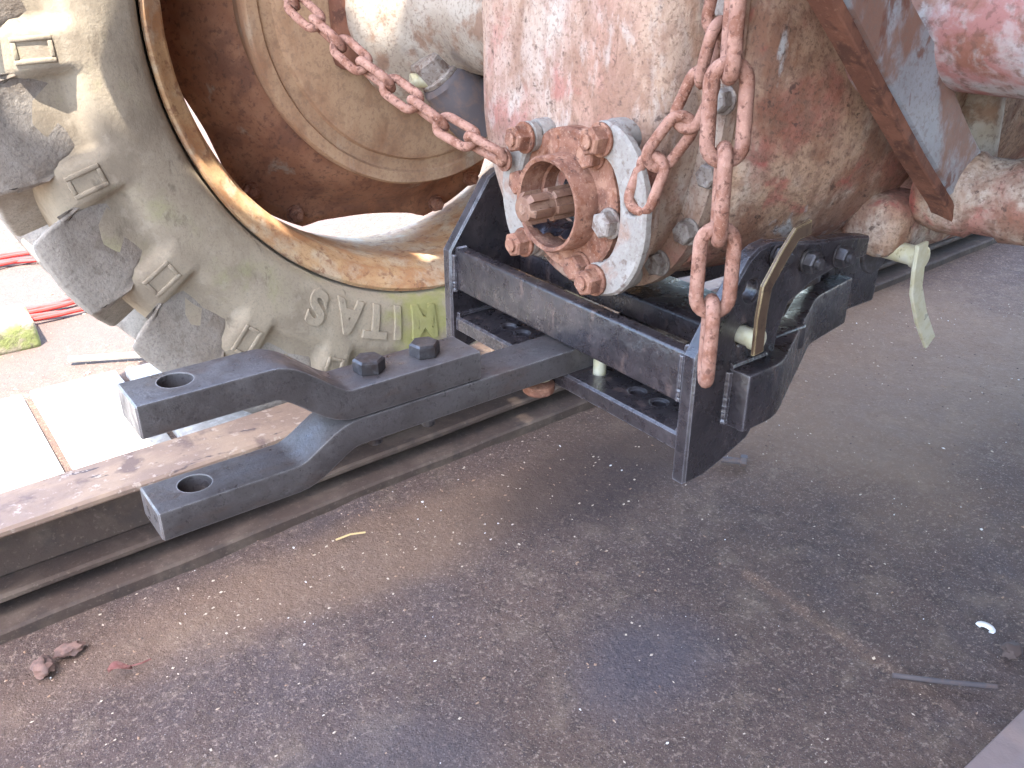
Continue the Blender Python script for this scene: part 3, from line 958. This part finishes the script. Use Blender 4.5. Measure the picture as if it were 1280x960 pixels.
for s in (-1, 1):
    for z in (.437, .491):
        finish('weld', weld_bm((-.001, s * .201, .440), (-.001, s * .201, .490), .0035, z), 'black', hitch) if z < .45 else None
    finish('weld', weld_bm((.002, s * .2015, .404), (.07, s * .2015, .404), .004, s), 'black', hitch)
    finish('weld', weld_bm((.004, s * .2015, .495), (.018, s * .2015, .495), .004, s), 'black', hitch)
# joggled arms running forward
def arm_bm(s):
    out = [(.046, .2485), (.100, .2470), (.290, .152), (.388, .137)]
    th = .025
    def off(pts, d):
        res = []
        for i, p in enumerate(pts):
            a = Vector(pts[max(i - 1, 0)]); b = Vector(pts[min(i + 1, len(pts) - 1)])
            t = (b - a).normalized(); nrm = Vector((-t.y, t.x))
            res.append((p[0] - nrm.x * d, p[1] - nrm.y * d))
        return res
    pts = []
    # soften the two bends
    def soft(p, q, r, n=4, k=.018):
        p, q, r = Vector(p), Vector(q), Vector(r)
        a = q + (p - q).normalized() * k; b = q + (r - q).normalized() * k
        return [tuple((1 - t) ** 2 * a + 2 * t * (1 - t) * q + t * t * b) for t in [i / n for i in range(n + 1)]]
    pts = [out[0]] + soft(out[0], out[1], out[2]) + soft(out[1], out[2], out[3]) + [out[3]]
    inner = off(pts, th)
    vs, fs = [], []
    n = len(pts)
    for (xo, yo), (xi, yi) in zip(pts, inner):
        vs += [(xo, s * yo, .407), (xo, s * yo, .471), (xi, s * yi, .471), (xi, s * yi, .407)]
    for i in range(n - 1):
        for j in range(4):
            fs.append((i * 4 + j, i * 4 + (j + 1) % 4, (i + 1) * 4 + (j + 1) % 4, (i + 1) * 4 + j))
    fs += [(0, 1, 2, 3), tuple((n - 1) * 4 + j for j in range(4))]
    bm = from_lists(vs, fs)
    bmesh.ops.recalc_face_normals(bm, faces=bm.faces)
    sharp = [e for e in bm.edges if e.calc_face_angle(0) > radians(50)]
    bmesh.ops.bevel(bm, geom=sharp, offset=.003, segments=2, profile=.5, affect='EDGES')
    return bm
for s in (-1, 1):
    finish('arm', arm_bm(s), 'black', hitch, angle=25)
    finish('weld', weld_bm((.047, s * .2235, .472), (.10, s * .2235, .472), .0035, 2 + s), 'black', hitch)
    finish('weld', weld_bm((.0445, s * .2240, .41), (.0445, s * .2240, .468), .0045, 1 + s), 'black', hitch)
    finish('spacer_block', box_bm(.36, .50, min(s * .085, s * .108), max(s * .085, s * .108), .405, .50, .004), 'black', hitch)
    for x, z in ((.150, .562), (.206, .557)):
        finish('strap_nut', hex_bm((x, s * .223, z), (0, s, 0), .020, .010, washer=.013, stub=.005, stub_r=.006), 'bolt_steel', hitch, angle=25)
    finish('strap_nut', hex_bm((.098, s * .223, .578), (0, s, 0), .018, .010, washer=.012, stub=.004, stub_r=.006), 'bolt_steel', hitch, angle=25)

# ------------------------------------------------------------------ drawbar with clevis
drawbar = empty('drawbar', (-.1, 0, .40), 'dark steel clevis drawbar with two offset jaws bolted together, slid through the black frame', 'drawbar')
def smoothstep(a, b, x):
    t = max(0, min(1, (x - a) / (b - a))); return t * t * (3 - 2 * t)
def strap_bm(x0, x1, zc, th, hw, bev):
    """flat bar along x whose centre height is zc(x), width 2*hw"""
    n = 90
    top, bot = [], []
    for i in range(n + 1):
        x = x0 + (x1 - x0) * i / n
        e = 1e-4
        sl = (zc(x + e) - zc(x - e)) / (2 * e)
        L = sqrt(1 + sl * sl)
        nx, nz = -sl / L, 1 / L
        top.append((x + nx * th / 2, zc(x) + nz * th / 2)); bot.append((x - nx * th / 2, zc(x) - nz * th / 2))
    sec = []
    vs, fs = [], []
    pr = []
    b = bev
    # eight-point chamfered section with a middle point on each chamfer
    for i in range(n + 1):
        (tx, tz), (bx, bz) = top[i], bot[i]
        ux, uz = (tx - bx) / th, (tz - bz) / th
        m = b * .3
        for (y, d) in ((-hw + b, 0), (-hw + m, m), (-hw, b), (-hw, th - b), (-hw + m, th - m), (-hw + b, th), (hw - b, th), (hw - m, th - m), (hw, th - b), (hw, b), (hw - m, m), (hw - b, 0)):
            end = 0
            vs.append((bx + ux * d, y, bz + uz * d))
    k = 12
    for i in range(n):
        for j in range(k):
            fs.append((i * k + j, i * k + (j + 1) % k, (i + 1) * k + (j + 1) % k, (i + 1) * k + j))
    f0 = tuple(range(k)); f1 = tuple(n * k + j for j in range(k))
    fs += [f0, f1]
    bm = from_lists(vs, fs)
    bm.edges.ensure_lookup_table()
    ends = [e for e in bm.edges if any(len(f.verts) == k for f in e.link_faces)]
    bmesh.ops.bevel(bm, geom=ends, offset=.0015, segments=1, affect='EDGES')
    return bm
def drill(o, c, r, zlo, zhi):
    cb = lathe_bm([(r, 0), (r, zhi - zlo)], (c[0], c[1], zlo), (0, 0, 1), 40)
    # countersunk mouth
    bmesh.ops.translate(cb, verts=cb.verts, vec=-world_origin(o))
    bmesh.ops.recalc_face_normals(cb, faces=cb.faces)
    me = bpy.data.meshes.new('drill'); cb.to_mesh(me); cb.free()
    me.materials.append(M['steel'])
    t = bpy.data.objects.new('drill', me); COL.objects.link(t)
    t.location = world_origin(o)
    md = o.modifiers.new('hole', 'BOOLEAN'); md.operation = 'DIFFERENCE'; md.object = t; md.solver = 'EXACT'
    bpy.context.view_layer.update()
    dg = bpy.context.evaluated_depsgraph_get()
    new = bpy.data.meshes.new_from_object(o.evaluated_get(dg))
    o.modifiers.clear()
    o.data = new
    bpy.data.objects.remove(t)
    b = bmesh.new(); b.from_mesh(new)
    for e in b.edges:
        e.smooth = not (len(e.link_faces) == 2 and e.calc_face_angle(0) > radians(40))
    b.to_mesh(new); b.free()
HW = .028
zl = lambda x: .3868 + (.4165 - .3868) * smoothstep(-.338, -.268, x)
zu = lambda x: .4920 - (.4920 - .4485) * smoothstep(-.350, -.272, x)
low = finish('lower_jaw_bar', strap_bm(-.469, .150, zl, .030, HW, .0028), 'steel', drawbar, angle=40)
up = finish('upper_jaw_bar', strap_bm(-.469, -.121, zu, .0325, HW, .0028), 'steel', drawbar, angle=40)
drill(low, (-.426, .003), .0155, .33, .45)
drill(up, (-.426, .003), .0155, .44, .55)
for x in (-.238, -.172):
    c = (x, .003, .4652)
    finish('jaw_bolt', hex_bm(c, (0, 0, 1), .0285, .0135, spin=.35 + x), 'bolt_steel', drawbar, loc=c, angle=25)
    c = (x, .003, .4012)
    finish('jaw_bolt_nut', hex_bm(c, (0, 0, -1), .0245, .0125, spin=.1 + x, stub=.009, stub_r=.008), 'bolt_steel', drawbar, loc=c, angle=25)

# stop pins through the frame either side of the drawbar
def stop_pin(y, lab):
    p = empty('stop_pin', (.036, y, .38), lab, 'pin')
    finish('shank', lathe_bm([(.0060, 0), (.0078, .003), (.0078, .052), (.0078, .0535)], (.036, y, .3815), (0, 0, 1), 20), 'zinc', p)
    return p
stop_pin(-.045, 'short yellow zinc stop pin standing in the lower bar beside the drawbar')

# swivel nut hanging below the drawbar
nut = empty('swivel_nut', (-.022, -.004, .38), 'rusty round nut with bright ring under the drawbar', 'nut')
finish('nut_body', rough(lathe_bm([(.016, 0), (.019, .003), (.019, .012), (.012, .014)], (-.022, -.004, .377), (0, 0, 1), 24), .001, 60), 'rust', nut)
finish('bright_ring', lathe_bm([(.0135, 0), (.0155, .001), (.0155, .004), (.0135, .005)], (-.022, -.004, .3955), (0, 0, 1), 24, closed=True), 'zinc', nut)

# pins with flat strip handles
def strip_bm(pts, w, th, ydir):
    """flat strip following pts in the x-z plane at a given y, width along the in-plane normal"""
    pts2 = [Vector((p[0], p[1])) for p in pts]
    L, Rr = [], []
    for i, p in enumerate(pts2):
        t = (pts2[min(i + 1, len(pts2) - 1)] - pts2[max(i - 1, 0)]).normalized()
        nrm = Vector((-t.y, t.x))
        L.append(p + nrm * w / 2); Rr.append(p - nrm * w / 2)
    ol = [(p.x, p.y) for p in L] + [(p.x, p.y) for p in Rr[::-1]]
    return plate_bm(ol, [], 0, th, lambda u, v, t: V(u, ydir + t, v), .0008)
def handled_pin(loc, lab, direction, name='hitch_pin'):
    x, z = loc
    p = empty(name, (x, -.225, z), lab, 'pin', 'pins with strip handles')
    finish('shank', lathe_bm([(.0085, -.03), (.0095, -.028), (.0095, .010), (.0112, .011), (.0112, .019), (.0095, .0195)], (x, -.2235, z), (0, -1, 0), 22), 'zinc', p)
    bm = strip_bm(direction, .0145, .0045, -.2475)
    finish('strip_handle', bm, 'zinc_shade', p, angle=30)
    return p
handled_pin((.061, .503), 'pin with upright strip handle in the near side plate of the black frame', [(.056, .492), (.054, .530), (.056, .560), (.076, .588), (.092, .606), (.112, .609)])
def pin_two():
    p = empty('hitch_pin', (.33, -.2, .545), 'pin with downward bent strip handle at the forward end of the frame', 'pin', 'pins with strip handles')
    finish('shank', lathe_bm([(.0085, 0), (.0115, .002), (.0115, .055), (.0135, .056), (.0135, .066), (.0115, .067)], (.334, -.185, .536), (-.08, -1, .02), 22), 'zinc', p)
    finish('bracket', plate_bm(circ(.335, .528, .026, 22), [], 0, .006, lambda u, v, t: V(u, -.192 + t, v), .001), 'bolt_steel', p)
    # handle: down, then kicked forward
    bm = strip_bm([(.320, .556), (.322, .530), (.328, .500), (.352, .462), (.388, .420)], .020, .0050, -.2535)
    finish('strip_handle', bm, 'zinc', p, angle=30)
pin_two()

# ------------------------------------------------------------------ chains
def link_bm(L, W, r):
    hw = W / 2 - r; hl = L / 2 - W / 2
    pts = []
    n = 10
    for i in range(n + 1):
        a = -pi / 2 + pi * i / n
        pts.append(V(hl + hw * cos(a), hw * sin(a), 0))
    for i in range(n + 1):
        a = pi / 2 + pi * i / n
        pts.append(V(-hl + hw * cos(a), hw * sin(a), 0))
    return tube_bm(pts, r, 10, closed=True)
def place_link(src, parent, c, d, roll):
    d, a, b = frame(d)
    R = Matrix((d, a, b)).transposed().to_4x4()
    return instance(src, parent, Matrix.Translation(c) @ R @ Matrix.Rotation(roll, 4, 'X'))
def chain(path, L, W, r, label, roll0=0.0, mat='chain', name='chain', jit=.12, group=None):
    path = [Vector(p) for p in path]
    root = empty(name, path[-1], label, 'chain', group)
    pitch = L - 4 * r + r * .3
    me_bm = link_bm(L, W, r)
    src = finish('link', me_bm, mat, root, loc=(0, 0, 0), angle=80)
    seglen = [(path[i + 1] - path[i]).length for i in range(len(path) - 1)]
    total = sum(seglen)
    def at(s):
        for i, l in enumerate(seglen):
            if s <= l or i == len(seglen) - 1: return path[i] + (path[i + 1] - path[i]) * (s / l)
            s -= l
    n = int(round(total / pitch))
    first = True
    for k in range(n):
        a, b = at(k * pitch), at(min((k + 1) * pitch, total + pitch))
        c = (a + b) / 2; d = b - a
        roll = roll0 + (pi / 2) * (k % 2) + random.uniform(-jit, jit)
        if first:
            dd, aa, bb = frame(d)
            Rm = Matrix((dd, aa, bb)).transposed().to_4x4()
            src.matrix_local = Matrix.Translation(-world_origin(root)) @ Matrix.Translation(c) @ Rm @ Matrix.Rotation(roll, 4, 'X')
            first = False
        else:
            place_link(src, root, c, d, roll)
    return root
chain([(-.008, .086, .635), (-.035, .165, .664), (-.07, .29, .722), (-.098, .395, .784), (-.14, .52, .87)], .066, .034, .0055,
      'rusty chain slanting from the grey bracket up towards the wheel hub', roll0=3.957)
chain([(.008, -.118, .620), (.018, -.128, .665), (.038, -.155, .715), (.035, -.172, .765), (.03, -.19, .84), (.02, -.21, .95)], .066, .036, .0056,
      'rusty chain rising from the pale right bracket past the paint-flaked cover', roll0=.3)
chain([(.003, -.2165, .823), (-.004, -.226, .73), (-.010, -.236, .63), (-.012, -.240, .50)], .092, .043, .0066,
      'heavy loose rusty chain end dangling in front of the black side plate', roll0=.75, jit=.05)

# ------------------------------------------------------------------ small things on the ground
def lump(name, c, rx, ry, rz, mat, label, cat, seed=0, rot=0, group=None):
    bm = bmesh.new()
    bmesh.ops.create_icosphere(bm, subdivisions=3, radius=1)
    for v in bm.verts:
        k = 1 + .45 * mnoise.noise(v.co * 1.9 + V(seed, 0, 0)) + .3 * mnoise.noise(v.co * 5 + V(seed, 3, 0))
        p = V(v.co.x * rx * k, v.co.y * ry * k, max(v.co.z, -.6) * rz * k)
        v.co = Matrix.Rotation(rot, 3, 'Z') @ p + Vector(c)
    return tag(finish(name, bm, mat, None, loc=c, angle=60), label, cat, group)
lump('clod', (-.575, .335, .006), .013, .016, .011, 'stone', 'round brown clod of dirt beside a larger smear near the beam', 'clod', 1)
lump('clod', (-.540, .352, .004), .017, .011, .007, 'stone', 'flat dark clod of dirt close to the beam', 'clod', 5)
lump('clod', (.47, -.415, .005), .016, .012, .009, 'grit_dark', 'small dark clod by the concrete threshold', 'clod', 9)
# dead leaf with stem
leaf = empty('dead_leaf', (-.498, .268, .004), 'curled reddish dead leaf with stalk on the dirt', 'leaf')
vs, fs = [], []
for i in range(9):
    t = i / 8
    w = .008 * sin(pi * min(1, t * 1.05 + .02)) + .0004
    for s in (-1, 0, 1):
        vs.append((-.510 + .028 * t, .272 - .006 * t + s * w, .006 + (.006 * abs(s)) + .004 * sin(t * 5)))
for i in range(8):
    for j in range(2):
        a = i * 3 + j; fs.append((a, a + 1, a + 4, a + 3))
o = finish('blade', from_lists(vs, fs), 'leaf', leaf); o.modifiers.new('t', 'SOLIDIFY').thickness = .001
finish('stalk', tube_bm([(-.482, .266, .007), (-.470, .262, .008), (-.458, .266, .005)], .0012, 6), 'leaf', leaf)
tag(finish('iron_rod', rough(tube_bm([(.299, -.344, .005), (.345, -.392, .004), (.387, -.435, .005)], .0032, 10), .0006, 80), 'darkrod', loc=(.34, -.39, .005)),
    'thin dull iron rod lying on the dirt', 'rod')
tag(finish('straw', tube_bm([(-.142, .356, .005), (-.118, .353, .007), (-.094, .347, .004)], .0016, 6), 'straw', loc=(-.118, .353, .005)), 'pale straw stalk on dirt before the beam', 'straw')
vs, fs = [], []
for i in range(9):
    a = -1.9 + 3.8 * i / 8
    for s in (-1, 1):
        vs.append((.480 + (.008 + s * .0032) * cos(a), -.373 + (.010 + s * .0032) * sin(a), .006 + .002 * s))
for i in range(8): fs.append((i * 2, i * 2 + 1, i * 2 + 3, i * 2 + 2))
o = finish('shell_fragment', from_lists(vs, fs), 'shell', loc=(.48, -.373, .004)); o.modifiers.new('t', 'SOLIDIFY').thickness = .002
tag(o, 'curled white shell fragment on the dark dirt', 'shell')
bolt = empty('lost_bolt', (.562, .123, .005), 'small dark bolt lying on the dirt beyond the frame', 'bolt')
finish('shank', tube_bm([(.540, .150, .006), (.562, .123, .006)], .006, 10), 'darkrod', bolt)
finish('head', hex_bm((.562, .123, .008), (.63, -.77, 0), .020, .012), 'darkrod', bolt, angle=25)
# beyond the beam
bm = box_bm(-.62, -.345, 1.50, 1.66, -.01, .065, .014, 3); rough(bm, .012, 14)
tag(finish('mossy_block', bm, 'moss', loc=(-.48, 1.58, 0)), 'mossy broken stone block on the sunlit yard', 'block')
bm = tube_bm([(-.318, 1.345, .010), (-.142, 1.253, .010)], .008, 8)
tag(finish('white_stick', bm, 'pale_wood', loc=(-.23, 1.3, .01)), 'straight white stick lying on the sunlit yard behind the paving', 'stick')
pts = []
for i in range(200):
    a = i * .16
    r = .24 + .035 * sin(i * .21) + .02 * sin(i * .047)
    pts.append((-.30 + r * 1.25 * cos(a) + .03 * sin(i * .05), 1.98 + r * 1.1 * sin(a) + .05 * sin(i * .033), .008 + .004 * abs(sin(i * .4))))
tag(finish('red_cable', tube_bm(pts, .006, 8), 'red_cable', loc=(-.3, 1.98, 0)), 'coiled red cable lying on the sunlit yard behind the tyre', 'cable')

# loose grit: tiny stones nobody could count
def grit(name, count, mat, smin, smax, area, label, dens=None):
    x0, x1, y0, y1 = area
    vs, fs = [], []
    k = 0
    while k < count:
        x, y = random.uniform(x0, x1), random.uniform(y0, y1)
        if dens and random.random() > dens(x, y): continue
        k += 1
        s = smin + (smax - smin) * random.random() ** 4
        z = .006 * mnoise.noise(V(x * 3, y * 3, 0)) + .004 * mnoise.noise(V(x * 11, y * 11, 5)) + .002 * mnoise.noise(V(x * 27, y * 27, 9)) - .004
        R = Matrix.Rotation(random.random() * 6, 3, 'Z') @ Matrix.Rotation(random.random() * 6, 3, 'X')
        b = len(vs)
        ex = random.uniform(.6, 1.6)
        for d in ((1, 0, 0), (-1, 0, 0), (0, 1, 0), (0, -1, 0), (0, 0, 1), (0, 0, -1)):
            p = R @ (Vector(d) * s * random.uniform(.6, 1.1))
            vs.append((x + p.x * ex, y + p.y / ex, z + s * .25 + p.z * .6))
        for f in ((0, 2, 4), (2, 1, 4), (1, 3, 4), (3, 0, 4), (2, 0, 5), (1, 2, 5), (3, 1, 5), (0, 3, 5)):
            fs.append(tuple(b + i for i in f))
    me = bpy.data.meshes.new(name); me.from_pydata(vs, [], fs); me.materials.append(M[mat])
    o = bpy.data.objects.new(name, me); COL.objects.link(o)
    o['kind'] = 'stuff'; o['label'] = label; o['category'] = 'grit'
    return o
nearbeam = lambda x, y: .30 + .70 * math.exp(-((y - .33) / .12) ** 2) * (1 if x < .35 else .5)
grit('grit', 3600, 'grit_pale', .0005, .0032, (-.9, 1.8, -.47, .44), 'fine pale grit and wood chips strewn over the dirt', nearbeam)
grit('grit', 2600, 'grit_dark', .0006, .0028, (-.9, 1.8, -.47, .44), 'fine dark grit strewn over the dirt', None)
grit('grit', 1500, 'grit_pale', .001, .006, (-1.2, .2, 1.2, 2.2), 'pale grit on the sunlit yard', None)
